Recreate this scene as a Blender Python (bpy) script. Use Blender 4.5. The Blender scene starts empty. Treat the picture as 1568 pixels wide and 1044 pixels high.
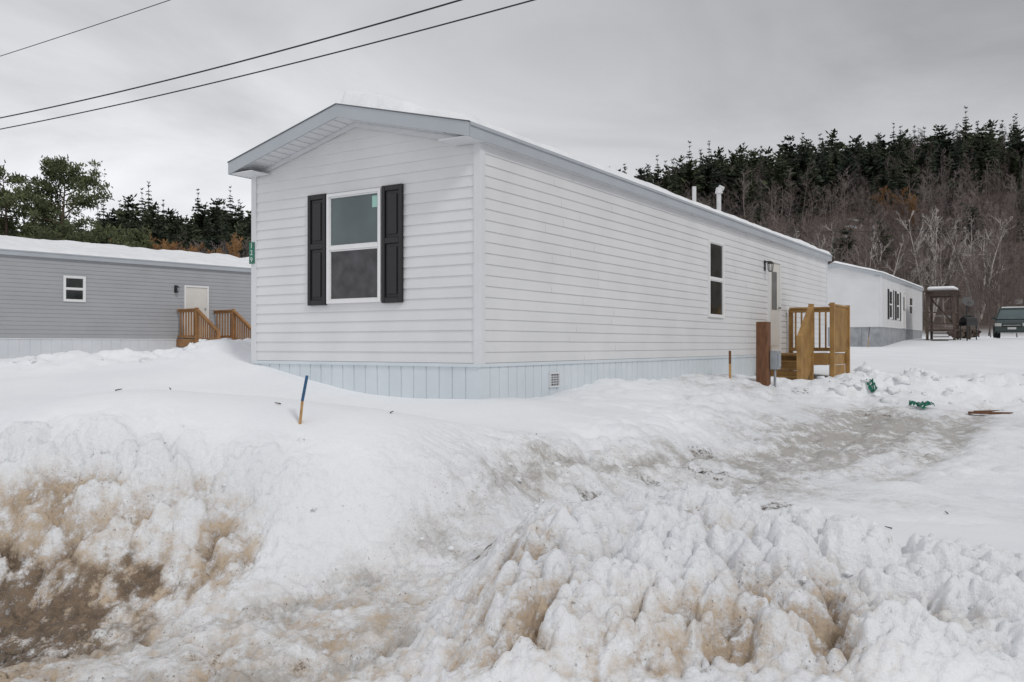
import bpy, math, random
import numpy as np
from mathutils import Vector, Matrix
random.seed(7); rng=np.random.default_rng(7)
scene=bpy.context.scene
COL=scene.collection

# ------------------------------------------------------------ noise helpers
def hsh(ix,iy,seed):
    n=(ix.astype(np.int64)*374761393+iy.astype(np.int64)*668265263+seed*1442695041)&0xffffffff
    n=((n^(n>>13))*1274126177)&0xffffffff
    n=((n^(n>>15))*1103515245)&0xffffffff
    n=n^(n>>16)
    return n/4294967296.0
def vnoise(x,y,s,seed=0):
    x=x/s;y=y/s
    ix=np.floor(x);iy=np.floor(y);fx=x-ix;fy=y-iy
    fx=fx*fx*fx*(fx*(fx*6-15)+10);fy=fy*fy*fy*(fy*(fy*6-15)+10)
    a=hsh(ix,iy,seed);b=hsh(ix+1,iy,seed);c=hsh(ix,iy+1,seed);d=hsh(ix+1,iy+1,seed)
    return (a+(b-a)*fx)*(1-fy)+(c+(d-c)*fx)*fy
def fbm(x,y,s,octv=4,seed=0):
    t=0;a=.5;n=0
    for i in range(octv):
        t=t+a*vnoise(x*math.cos(i)-y*math.sin(i),x*math.sin(i)+y*math.cos(i),s,seed+i*17);n+=a;a*=.5;s*=.5
    return t/n
def bill(x,y,s,octv=4,seed=0):
    t=0;a=.5;n=0
    for i in range(octv):
        q=vnoise(x*math.cos(i)-y*math.sin(i),x*math.sin(i)+y*math.cos(i),s,seed+i*17)
        t=t+a*np.abs(q-.5)*2;n+=a;a*=.55;s*=.5
    return t/n
def domes(x,y,s,seed=0):
    c_,s_=math.cos(seed*.7),math.sin(seed*.7)
    X=(x*c_-y*s_)/s;Y=(x*s_+y*c_)/s
    ix=np.floor(X);iy=np.floor(Y)
    best=np.zeros_like(X)
    for dx in(-1,0,1):
        for dy in(-1,0,1):
            cx=ix+dx;cy=iy+dy
            px=cx+hsh(cx,cy,seed);py=cy+hsh(cx,cy,seed+5)
            r=.40+.60*hsh(cx,cy,seed+9);
            d2=((X-px)**2+(Y-py)**2)/(r*r)
            h=r*np.sqrt(np.clip(1-d2,0,1))
            best=np.maximum(best,h)
    return best
def sstep(a,b,x):
    t=np.clip((x-a)/(b-a),0,1);return t*t*(3-2*t)
def polydist(x,y,pts):
    d=np.full_like(x,1e9)
    for (x0,y0),(x1,y1) in zip(pts[:-1],pts[1:]):
        vx,vy=x1-x0,y1-y0;L=vx*vx+vy*vy
        t=np.clip(((x-x0)*vx+(y-y0)*vy)/L,0,1)
        d=np.minimum(d,np.hypot(x-x0-t*vx,y-y0-t*vy))
    return d

# ------------------------------------------------------------ terrain
CP=np.array([
(-3.51,11.8,1.34),(-1.82,10.8,1.03),(-.36,9.7,.985),(.554,11.15,.94),(2.03,13.4,1.05),(3.5,15.7,1.04),(4.82,17.5,.93),
(-7.67,13,1.27),(-5.27,12,1.31),(-4.73,13,1.37),(-4.47,14.2,1.5),
(-4.72,8,.95),(-3.515,8,.93),(-2.01,8,.866),(-.807,8,.81),(.1,8.3,.83),(.786,9,.84),(1.7,11.5,.96),(3.22,14,.86),
(-6.5,6,.88),(-8,9,1.0),(-12,8,1.0),
(-3.3,5.6,.90),(-2.46,5.6,.87),(-1.59,5.55,.76),(-.748,5.55,.70),(-.19,5.95,.66),(.338,6.8,.67),(1.06,8.5,.69),(2.2,11,.76),(3.77,14.5,.82),
(-2.5,4.85,.08),(-3.1,4.95,.10),(-5,5.0,.08),(-8,5.0,.10),(-2.0,4.95,.14),(-1.64,4.85,.17),(-1.24,4.3,.13),(-1.03,4.95,.24),(-.504,5.1,.30),(-.138,5.45,.36),(-.284,4.5,.24),(-.7,4.5,.2),
(.162,6,.40),(.576,6.6,.39),(1.22,7.5,.37),(2.09,8.8,.37),(3.13,10,.38),(4.85,12.5,.45),(5.26,15,.66),(6.95,15,.58),(6.73,12.5,.45),(5.55,9.5,.36),
(3.71,8,.28),(2.28,7.3,.33),(4.09,7,.22),(8,8,.3),(10,12,.45),
(-2.36,4,.03),(-1.76,4,.05),(-1.1,3.9,.06),(-.54,3.9,.08),(-.34,4.0,.12),
(.17,4.9,.66),(.428,4.9,.71),(.813,5,.69),(1.377,5,.60),(1.9,4.9,.48),(2.455,4.9,.38),(2.9,4.8,.32),(4.5,4.8,.28),
(-.03,4.15,.42),(.2,4.1,.48),(.666,4.1,.48),(1.25,4,.42),(1.81,3.9,.36),(-.2,3.7,.13),(.305,3.5,.24),(1.06,3.4,.28),(1.78,3.3,.30),(3,3.5,.25),
(-2,2.5,0),(-.5,2.5,.0),(.7,2.4,.03),(2,2.3,.03),(0,0,0),(-4,1,0),(4,1,0),(-8,2.5,0),(8,2.5,0),
(16.2,30,1.33),(11.1,26,1.2),(33,58,2.1),(30,52,2.0),(17,41,1.48),(23,47,1.88),(7.77,20,.9),(10.8,20,.83),(5.9,17.6,.8),(20,26,1.1),
(-6,25,1.2),(-15,30,1.1),(-14,22,1.1),(-20,16,1.1),(0,35,1.3),(-20,60,2),(20,80,2.4),(50,80,3),(0,80,2.2),(60,40,1.8),(25,15,.6),(16,5,.2),(-15,5,.5),(-16,0,0),(15,-5,0),(-10,-10,0),(0,-8,0),(-50,60,2),(-50,20,1),(-30,-30,0),(40,-30,0),(70,10,1)
])
def tps(d2):
    return np.where(d2>1e-12,.5*d2*np.log(np.maximum(d2,1e-12)),0)
n=len(CP)
_d2=(CP[:,None,0]-CP[None,:,0])**2+(CP[:,None,1]-CP[None,:,1])**2
A=np.zeros((n+3,n+3));A[:n,:n]=tps(_d2)+np.eye(n)*.001
A[:n,n]=1;A[:n,n+1:]=CP[:,:2];A[n,:n]=1;A[n+1:,:n]=CP[:,:2].T
W=np.linalg.solve(A,np.concatenate([CP[:,2],[0,0,0]]))
LB=[(-9,5.3),(-3.2,5.35),(-1.6,5.3),(-.7,5.35),(-.15,5.75)]
NB=[(.03,4.45),(.45,4.55),(1.1,4.6),(2.0,4.5),(3.6,4.4)]
NB2=[(.1,4.0),(1,3.8),(3.2,3.6)]
TR=[(-3.5,3.9),(-1.3,4.25),(-.45,4.75),(.1,5.6),(.75,6.8),(2.1,8.3),(3.8,10.2),(5.6,13)]
HX=[-400,-200,-110,-84,-54,-10,20,56,90,106,200,400]
HH=[16,18,17,19,20.5,22,26.5,31,36,35.5,34,34]
def base_z(x,y):
    z=np.full_like(x,W[n])+W[n+1]*x+W[n+2]*y
    for i in range(n):
        z=z+W[i]*tps((x-CP[i,0])**2+(y-CP[i,1])**2)
    r=np.hypot(x,y)
    far=2.2*sstep(0,70,y)
    w=sstep(55,75,r)
    z=np.clip(z,-.05,4)*(1-w)+far*w
    H=np.interp(x,HX,HH)
    hp=sstep(68,195,y)
    und=1+.12*(vnoise(x,y,45,3)-.5)
    z=z+H*hp*und*(1-.25*sstep(200,600,y))
    return z
def masks(x,y):
    wx=x+.14*(fbm(x,y,.4,2,31)-.5);wy=y+.14*(fbm(x,y,.4,2,37)-.5)
    dl=polydist(wx,wy,LB);dn=polydist(wx,wy,NB);dn2=polydist(wx,wy,NB2);dt=polydist(wx,wy,TR)
    lb=np.exp(-(dl/.46)**3)*(.28+.72*sstep(-1.0,-1.8,x))
    nb=np.clip(np.exp(-(dn/.45)**4)+np.exp(-(dn2/.5)**4),0,1)
    tr=sstep(.95+.06*y,.25,dt)*(1-nb)*(1-np.clip(lb*1.3,0,1))
    return lb,nb,tr,dt
def ground_z(x,y,detail=True):
    x=np.asarray(x,float);y=np.asarray(y,float)
    z=base_z(x,y)
    near=sstep(60,20,np.hypot(x,y))
    z=z+near*.07*(fbm(x,y,2.2,3,11)-.5)
    z=z+.55*np.exp(-(((x+8.6)/1.3)**2+((y-26.2)/1.2)**2))+.16*np.exp(-(((x+4.35)/.5)**2+((y-12.9)/.6)**2))
    if detail:
        lb,nb,tr,dt=masks(x,y)
        eb=np.exp(-(polydist(x,y,[(.4,6.9),(1.1,8.3),(2.3,10.9),(3.8,14.3),(5,16.2)])/.5)**2)
        rp=np.exp(-(polydist(x,y,[(6.3,15.9),(8.5,16.3),(12,16.0)])/.9)**2)
        lp=np.exp(-(polydist(x,y,[(-6.8,12.4),(-5,12.6),(-4.2,14)])/.7)**2)
        hb=np.exp(-(polydist(x,y,[(.8,11.0),(2.2,13.2),(3.7,15.6)])/.6)**2)
        amp=np.clip(lb+nb,0,1)
        wx=x+.035*(fbm(x,y,.12,3,41)-.5)*2;wy=y+.035*(fbm(x,y,.12,3,43)-.5)*2
        d1=domes(wx,wy,.33,1);d2=domes(wx,wy,.17,2);d3=domes(wx,wy,.088,3);d4=domes(wx,wy,.045,4)
        patch=sstep(.32,.62,fbm(x,y,.8,2,47))
        steep=1-.30*sstep(.1,-.2,x)*nb
        z=z+amp*steep*(.08*(bill(wx,wy,.7,3,51)-.3)+.15*(d1-.35)+(.13*(d2-.35)+.095*(d3-.35))*(.35+.65*patch)+.050*(d4-.3)+.035*(fbm(x,y,.05,3,53)-.5))
        m2=np.clip(eb*.60+rp*1.0+lp*.8+.10*tr+.35*hb,0,1)*(1-amp)
        z=z+m2*(.18*(domes(wx,wy,.6,6)-.3)+.14*(domes(wx,wy,.24,7)-.3)+.05*(domes(wx,wy,.11,8)-.3)+.10*(bill(x,y,.9,4,57)-.3))
        z=z+rp*.30+lp*.05
        u=x*.55+y*.83
        lane=np.exp(-((dt-.38)/.15)**2)+.7*np.exp(-((dt-.78)/.12)**2)
        fg=sstep(5.6,4.6,y)*sstep(.2,-.3,x)*(1-amp)   # churned slush at the road edge
        tt=np.clip(tr+.7*fg,0,1)
        z=z+tt*(.040*(fbm(x,y,.16,4,61)-.5)+.045*(domes(wx,wy,.12,13)-.3)*(.2+.8*patch)+.028*(domes(wx,wy,.055,14)-.3)+.06*(fbm(x,y,.8,2,67)-.5)-.045*lane)
        z=z+tt*lane*.016*np.sin(u*6.283/.09+3*np.sin((x*.83-y*.55)*9))*sstep(9,5,y)
        dr=sstep(1.6,3,x)*sstep(5.8,7.5,y)*sstep(26,16,y)*(1-amp)
        rut=np.exp(-(polydist(x,y,[(2.2,8.6),(3.8,10.3),(5.2,12.6),(6,15)])/.22)**2)+np.exp(-(polydist(x,y,[(3.6,8.3),(5.2,10.3),(6.8,13),(8,14.6)])/.22)**2)
        z=z-dr*.06*rut
        z=z+dr*(.085*(fbm(x,y,.5,5,71)-.5)+.06*(domes(wx,wy,.2,15)-.3)*sstep(.42,.58,fbm(x,y,1.5,2,72))+.05*(bill(x+y*.3,y*.35,.35,3,73)-.3))
        z=z+near*.010*(fbm(x,y,.3,3,81)-.5)
    return z
def gz(x,y,detail=False):
    return float(ground_z(np.array([x]),np.array([y]),detail)[0])

# ------------------------------------------------------------ materials
def newmat(name):
    m=bpy.data.materials.new(name);m.use_nodes=True
    nt=m.node_tree;b=nt.nodes['Principled BSDF'];return m,nt,b
def simple(name,c1,c2=None,scale=5,rough=.6,bump=0,bscale=None,stretch=None,detail=5,metal=0,lo=.3,hi=.7):
    m,nt,b=newmat(name);N=nt.nodes;L=nt.links
    b.inputs['Roughness'].default_value=rough;b.inputs['Metallic'].default_value=metal
    if c2 is None: c2=tuple(v*.85 for v in c1)
    tc=N.new('ShaderNodeTexCoord');mp=N.new('ShaderNodeMapping')
    if stretch: mp.inputs['Scale'].default_value=stretch
    L.new(tc.outputs['Object'],mp.inputs['Vector'])
    no=N.new('ShaderNodeTexNoise');no.inputs['Scale'].default_value=scale;no.inputs['Detail'].default_value=detail
    L.new(mp.outputs[0],no.inputs['Vector'])
    cr=N.new('ShaderNodeValToRGB');cr.color_ramp.elements[0].position=lo;cr.color_ramp.elements[1].position=hi
    cr.color_ramp.elements[0].color=(*c2,1);cr.color_ramp.elements[1].color=(*c1,1)
    L.new(no.outputs['Fac'],cr.inputs[0]);L.new(cr.outputs[0],b.inputs['Base Color'])
    if bump:
        n2=N.new('ShaderNodeTexNoise');n2.inputs['Scale'].default_value=bscale or scale*4;n2.inputs['Detail'].default_value=4
        L.new(mp.outputs[0],n2.inputs['Vector'])
        bp=N.new('ShaderNodeBump');bp.inputs['Strength'].default_value=bump;bp.inputs['Distance'].default_value=.02
        L.new(n2.outputs['Fac'],bp.inputs['Height']);L.new(bp.outputs[0],b.inputs['Normal'])
    return m
M={}
M['siding']=simple('white_vinyl_siding',(.72,.722,.728),(.65,.652,.658),1.2,.45,.05,2.5)
M['trim']=simple('white_trim',(.69,.70,.715),(.63,.64,.655),2,.45)
M['fascia']=simple('fascia_metal',(.42,.45,.48),(.38,.405,.435),2,.5)
M['skirt']=simple('skirting_vinyl',(.66,.71,.745),(.58,.63,.665),1.5,.5,.06,3)
M['skirt_white']=simple('skirting_white',(.66,.68,.71),(.6,.62,.65),1.5,.5)
M['gsiding']=simple('grey_vinyl_siding',(.38,.39,.405),(.34,.35,.365),1.2,.5)
M['tarp']=simple('tarp_skirting',(.36,.37,.39),(.22,.235,.25),2.5,.55,.6,3)
M['black']=simple('black_shutter',(.009,.009,.011),(.007,.007,.008),20,.5)
M['frame']=simple('vinyl_window_frame',(.78,.78,.78),(.74,.74,.74),5,.4)
M['door']=simple('door_paint',(.70,.68,.64),(.64,.62,.58),3,.45)
M['dark']=simple('dark_interior',(.01,.01,.01),(.006,.006,.006),5,.6)
M['metalgrey']=simple('galvanised_metal',(.36,.38,.40),(.28,.30,.32),9,.45,metal=.4)
M['drip']=simple('drip_edge_metal',(.16,.17,.18),(.12,.13,.14),9,.45)
M['pipe']=simple('pvc_pipe',(.65,.65,.66),(.5,.5,.5),6,.5)
M['lantern']=simple('black_lantern',(.02,.02,.02),(.015,.015,.015),6,.4)
def glass(name,c1,c2,scale):
    m=simple(name,c1,c2,scale,.06,lo=.35,hi=.65);b=m.node_tree.nodes['Principled BSDF']
    b.inputs['IOR'].default_value=1.5;return m
M['glass_up']=glass('window_glass',(.10,.135,.135),(.070,.095,.10),1.3)
M['glass_lo']=glass('window_glass_screened',(.055,.055,.060),(.015,.015,.018),5);
M['glass_lo'].node_tree.nodes['Principled BSDF'].inputs['Roughness'].default_value=.25
M['glass_dk']=glass('window_glass_dark',(.03,.035,.032),(.008,.01,.009),2.5)  # dark hillside reflection painted into the glass base colour
M['glass_door']=glass('storm_door_glass',(.22,.23,.23),(.15,.16,.16),2.5)
M['wood']=simple('pressure_treated_wood',(.42,.25,.085),(.25,.135,.042),3,.7,.2,30,(1,1,1))
M['wood2']=simple('cedar_wood',(.40,.21,.085),(.24,.115,.04),3,.7,.2,30)
M['oldwood']=simple('weathered_wood',(.12,.085,.065),(.06,.042,.033),6,.8)
M['post']=simple('brown_timber',(.20,.085,.035),(.10,.042,.018),5,.75,.4,30,(6,6,1))
M['stake']=simple('stake_wood',(.50,.30,.13),(.34,.19,.07),20,.8,.2,60,(4,4,1))
M['blue']=simple('blue_marking_paint',(.03,.12,.26),(.02,.06,.12),25,.6)
M['green']=simple('green_plastic',(.0,.17,.10),(.0,.10,.06),10,.4)
M['platewhite']=simple('plate_digits',(.75,.8,.75),None,5,.5)
M['tag']=simple('sticker_green',(.35,.6,.52),None,5,.5)
M['wire']=simple('wire_rubber',(.012,.012,.014),None,5,.6)
M['carpaint']=simple('car_paint',(.022,.036,.034),(.016,.028,.026),3,.25)
M['tire']=simple('tire_rubber',(.015,.015,.015),None,5,.8)
M['chrome']=simple('chrome',(.5,.5,.5),None,5,.25,metal=.9)
M['lamp']=simple('headlamp_lens',(.45,.45,.42),None,5,.15)
M['bark']=simple('pine_bark',(.10,.065,.045),(.05,.035,.025),6,.9)
M['birch']=simple('birch_bark',(.62,.58,.55),(.30,.27,.25),4,.8)
M['twig']=simple('twig_bark',(.07,.04,.025),None,20,.9)

def snowmat(name):
    m,nt,b=newmat(name);N=nt.nodes;L=nt.links
    b.inputs['Roughness'].default_value=.75
    tc=N.new('ShaderNodeTexCoord')
    n1=N.new('ShaderNodeTexNoise');n1.inputs['Scale'].default_value=3;n1.inputs['Detail'].default_value=6
    L.new(tc.outputs['Object'],n1.inputs['Vector'])
    cr=N.new('ShaderNodeValToRGB');cr.color_ramp.elements[0].position=.35;cr.color_ramp.elements[1].position=.65
    cr.color_ramp.elements[0].color=(.79,.80,.82,1);cr.color_ramp.elements[1].color=(.86,.87,.885,1)
    L.new(n1.outputs['Fac'],cr.inputs[0]);L.new(cr.outputs[0],b.inputs['Base Color'])
    n2=N.new('ShaderNodeTexNoise');n2.inputs['Scale'].default_value=40;n2.inputs['Detail'].default_value=5
    L.new(tc.outputs['Object'],n2.inputs['Vector'])
    bp=N.new('ShaderNodeBump');bp.inputs['Strength'].default_value=.4;bp.inputs['Distance'].default_value=.02
    L.new(n2.outputs['Fac'],bp.inputs['Height']);L.new(bp.outputs[0],b.inputs['Normal'])
    return m
M['snow']=snowmat('roof_snow')

def ground_mat():
    m,nt,b=newmat('snow_ground');N=nt.nodes;L=nt.links
    b.inputs['Roughness'].default_value=.8
    tc=N.new('ShaderNodeTexCoord')
    def noise(s,d=5,r=.55):
        q=N.new('ShaderNodeTexNoise');q.inputs['Scale'].default_value=s;q.inputs['Detail'].default_value=d;q.inputs['Roughness'].default_value=r
        L.new(tc.outputs['Object'],q.inputs['Vector']);return q.outputs['Fac']
    def attr(nm):
        a=N.new('ShaderNodeAttribute');a.attribute_name=nm;return a.outputs['Fac']
    def math_(op,a,bv,c=None):
        q=N.new('ShaderNodeMath');q.operation=op
        for i,v in enumerate((a,bv,c)):
            if v is None: continue
            if isinstance(v,(int,float)): q.inputs[i].default_value=v
            else: L.new(v,q.inputs[i])
        return q.outputs[0]
    def mr(v,a,b2):
        q=N.new('ShaderNodeMapRange');q.interpolation_type='SMOOTHSTEP';q.inputs[1].default_value=a;q.inputs[2].default_value=b2
        L.new(v,q.inputs[0]);return q.outputs[0]
    def mix(f,a,bc):
        q=N.new('ShaderNodeMix');q.data_type='RGBA'
        L.new(f,q.inputs[0])
        for i,v in ((6,a),(7,bc)):
            if isinstance(v,tuple): q.inputs[i].default_value=(*v,1)
            else: L.new(v,q.inputs[i])
        return q.outputs[2]
    def modul(a,nz,k):
        return math_('MULTIPLY',a,math_('MAXIMUM',math_('ADD',1.0,math_('MULTIPLY',math_('SUBTRACT',nz,.5),k)),0.0))
    snow=mix(mr(noise(.7,4),.3,.7),(.80,.815,.845),(.86,.87,.885))
    dirt_shade=attr('dirt_shade');soil=attr('soil');forest=attr('forest');wet=attr('wet');grey=attr('grey')
    c=mix(mr(modul(grey,noise(4,9,.8),7),.05,.70),snow,(.46,.44,.415))
    tanc=mix(mr(noise(9,6,.7),.35,.65),(.29,.205,.13),(.56,.45,.335))
    d2=mr(modul(dirt_shade,noise(9,9,.8),5.5),.10,.95)
    c=mix(d2,c,tanc)
    wetc=mix(mr(noise(16,6,.75),.35,.65),(.065,.047,.034),(.23,.165,.11))
    w2=mr(modul(wet,noise(8,9,.8),6),.25,.95)
    c=mix(w2,c,wetc)
    soilc=mix(mr(noise(30,4),.35,.65),(.035,.028,.022),(.15,.115,.085))
    s2=mr(math_('ADD',soil,math_('MULTIPLY',math_('SUBTRACT',noise(9,10,.85),.5),2.6)),.46,.74)
    c=mix(math_('MULTIPLY',s2,mr(soil,.10,.35)),c,soilc)
    sp=mr(noise(48,4,.65),.62,.69)
    c=mix(math_('MULTIPLY',sp,math_('MULTIPLY',mr(math_('ADD',dirt_shade,grey),.10,.45),.75)),c,(.14,.10,.07))
    leaf=mix(mr(noise(.25,6,.7),.52,.66),(.105,.076,.060),(.42,.42,.44))
    leaf=mix(mr(noise(.05,3),.4,.6),(.10,.072,.056),leaf)
    c=mix(forest,c,leaf)
    L.new(c,b.inputs['Base Color'])
    bp=N.new('ShaderNodeBump');bp.inputs['Strength'].default_value=.65;bp.inputs['Distance'].default_value=.022
    h=math_('ADD',noise(50,6,.62),math_('MULTIPLY',noise(20,5,.6),1.5))
    hh=math_('MULTIPLY',h,math_('ADD',.10,math_('MULTIPLY',attr('rough'),1.0)))
    L.new(hh,bp.inputs['Height']);L.new(bp.outputs[0],b.inputs['Normal'])
    return m
M['ground']=ground_mat()

def tintmat(name,c1,c2,rough=.8):
    m,nt,b=newmat(name);N=nt.nodes;L=nt.links
    b.inputs['Roughness'].default_value=rough
    a=N.new('ShaderNodeAttribute');a.attribute_name='tint'
    cr=N.new('ShaderNodeValToRGB');cr.color_ramp.elements[0].color=(*c1,1);cr.color_ramp.elements[1].color=(*c2,1)
    L.new(a.outputs['Fac'],cr.inputs[0]);L.new(cr.outputs[0],b.inputs['Base Color']);return m
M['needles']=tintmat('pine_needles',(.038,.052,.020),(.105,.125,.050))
M['conifer']=tintmat('conifer_foliage',(.016,.027,.017),(.060,.074,.036))
M['bare']=tintmat('bare_branches',(.075,.055,.050),(.26,.215,.20))
M['orange']=tintmat('willow_twigs',(.22,.115,.045),(.38,.21,.085))

# ------------------------------------------------------------ mesh helpers
def quadmesh(name,V,Q,mat,smooth=False,attrs=None,parent=None):
    V=np.asarray(V,dtype=np.float32);Q=np.asarray(Q,dtype=np.int32)
    me=bpy.data.meshes.new(name)
    me.vertices.add(len(V));me.vertices.foreach_set('co',V.ravel())
    nf=len(Q);k=Q.shape[1]
    me.loops.add(nf*k);me.loops.foreach_set('vertex_index',Q.ravel())
    me.polygons.add(nf);me.polygons.foreach_set('loop_start',np.arange(0,nf*k,k,dtype=np.int32))
    me.polygons.foreach_set('loop_total',np.full(nf,k,dtype=np.int32))
    if smooth: me.polygons.foreach_set('use_smooth',np.ones(nf,dtype=bool))
    if attrs:
        for nm,arr in attrs.items():
            a=me.attributes.new(nm,'FLOAT','POINT');a.data.foreach_set('value',np.asarray(arr,dtype=np.float32))
    me.update(calc_edges=True);me.validate()
    ob=bpy.data.objects.new(name,me);COL.objects.link(ob)
    me.materials.append(mat)
    if parent: ob.parent=parent
    return ob
class MB:
    def __init__(s): s.v=[];s.f=[]
    def quad(s,a,b,c,d):
        i=len(s.v);s.v+=[a,b,c,d];s.f.append((i,i+1,i+2,i+3))
    def box(s,x0,x1,y0,y1,z0,z1):
        i=len(s.v)
        s.v+=[(x0,y0,z0),(x1,y0,z0),(x1,y1,z0),(x0,y1,z0),(x0,y0,z1),(x1,y0,z1),(x1,y1,z1),(x0,y1,z1)]
        for q in((0,3,2,1),(4,5,6,7),(0,1,5,4),(1,2,6,5),(2,3,7,6),(3,0,4,7)): s.f.append(tuple(i+k for k in q))
    def beam(s,p,q,w,h):
        p=Vector(p);q=Vector(q);d=(q-p).normalized()
        side=d.cross(Vector((0,0,1)))
        if side.length<1e-3: side=Vector((1,0,0))
        side.normalize();up=side.cross(d)
        i=len(s.v)
        for e in(p,q):
            for a,b in((-1,-1),(1,-1),(1,1),(-1,1)):
                s.v.append(tuple(e+side*a*w/2+up*b*h/2))
        for qd in((0,1,2,3),(7,6,5,4),(0,4,5,1),(1,5,6,2),(2,6,7,3),(3,7,4,0)): s.f.append(tuple(i+k for k in qd))
    def cyl(s,p,q,r0,r1=None,n=12,cap=True):
        if r1 is None:r1=r0
        p=Vector(p);q=Vector(q);d=(q-p).normalized()
        a=d.orthogonal().normalized();b=d.cross(a);i=len(s.v)
        for e,r in((p,r0),(q,r1)):
            for k in range(n):
                t=2*math.pi*k/n;s.v.append(tuple(e+(a*math.cos(t)+b*math.sin(t))*r))
        for k in range(n):
            s.f.append((i+k,i+(k+1)%n,i+n+(k+1)%n,i+n+k))
        if cap:
            s.f.append(tuple(i+k for k in reversed(range(n))));s.f.append(tuple(i+n+k for k in range(n)))
    def make(s,name,mat,parent=None,bevel=0,smooth=False):
        me=bpy.data.meshes.new(name);me.from_pydata(s.v,[],s.f);me.update()
        me.materials.append(mat)
        if smooth:
            me.polygons.foreach_set('use_smooth',[True]*len(me.polygons))
        ob=bpy.data.objects.new(name,me);COL.objects.link(ob)
        if parent: ob.parent=parent
        if bevel:
            md=ob.modifiers.new('bev','BEVEL');md.width=bevel;md.segments=2;md.limit_method='ANGLE'
        return ob
def empty(name,loc=(0,0,0),rz=0):
    e=bpy.data.objects.new(name,None);COL.objects.link(e);e.location=loc;e.rotation_euler=(0,0,rz);e.empty_display_size=.3;return e

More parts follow.
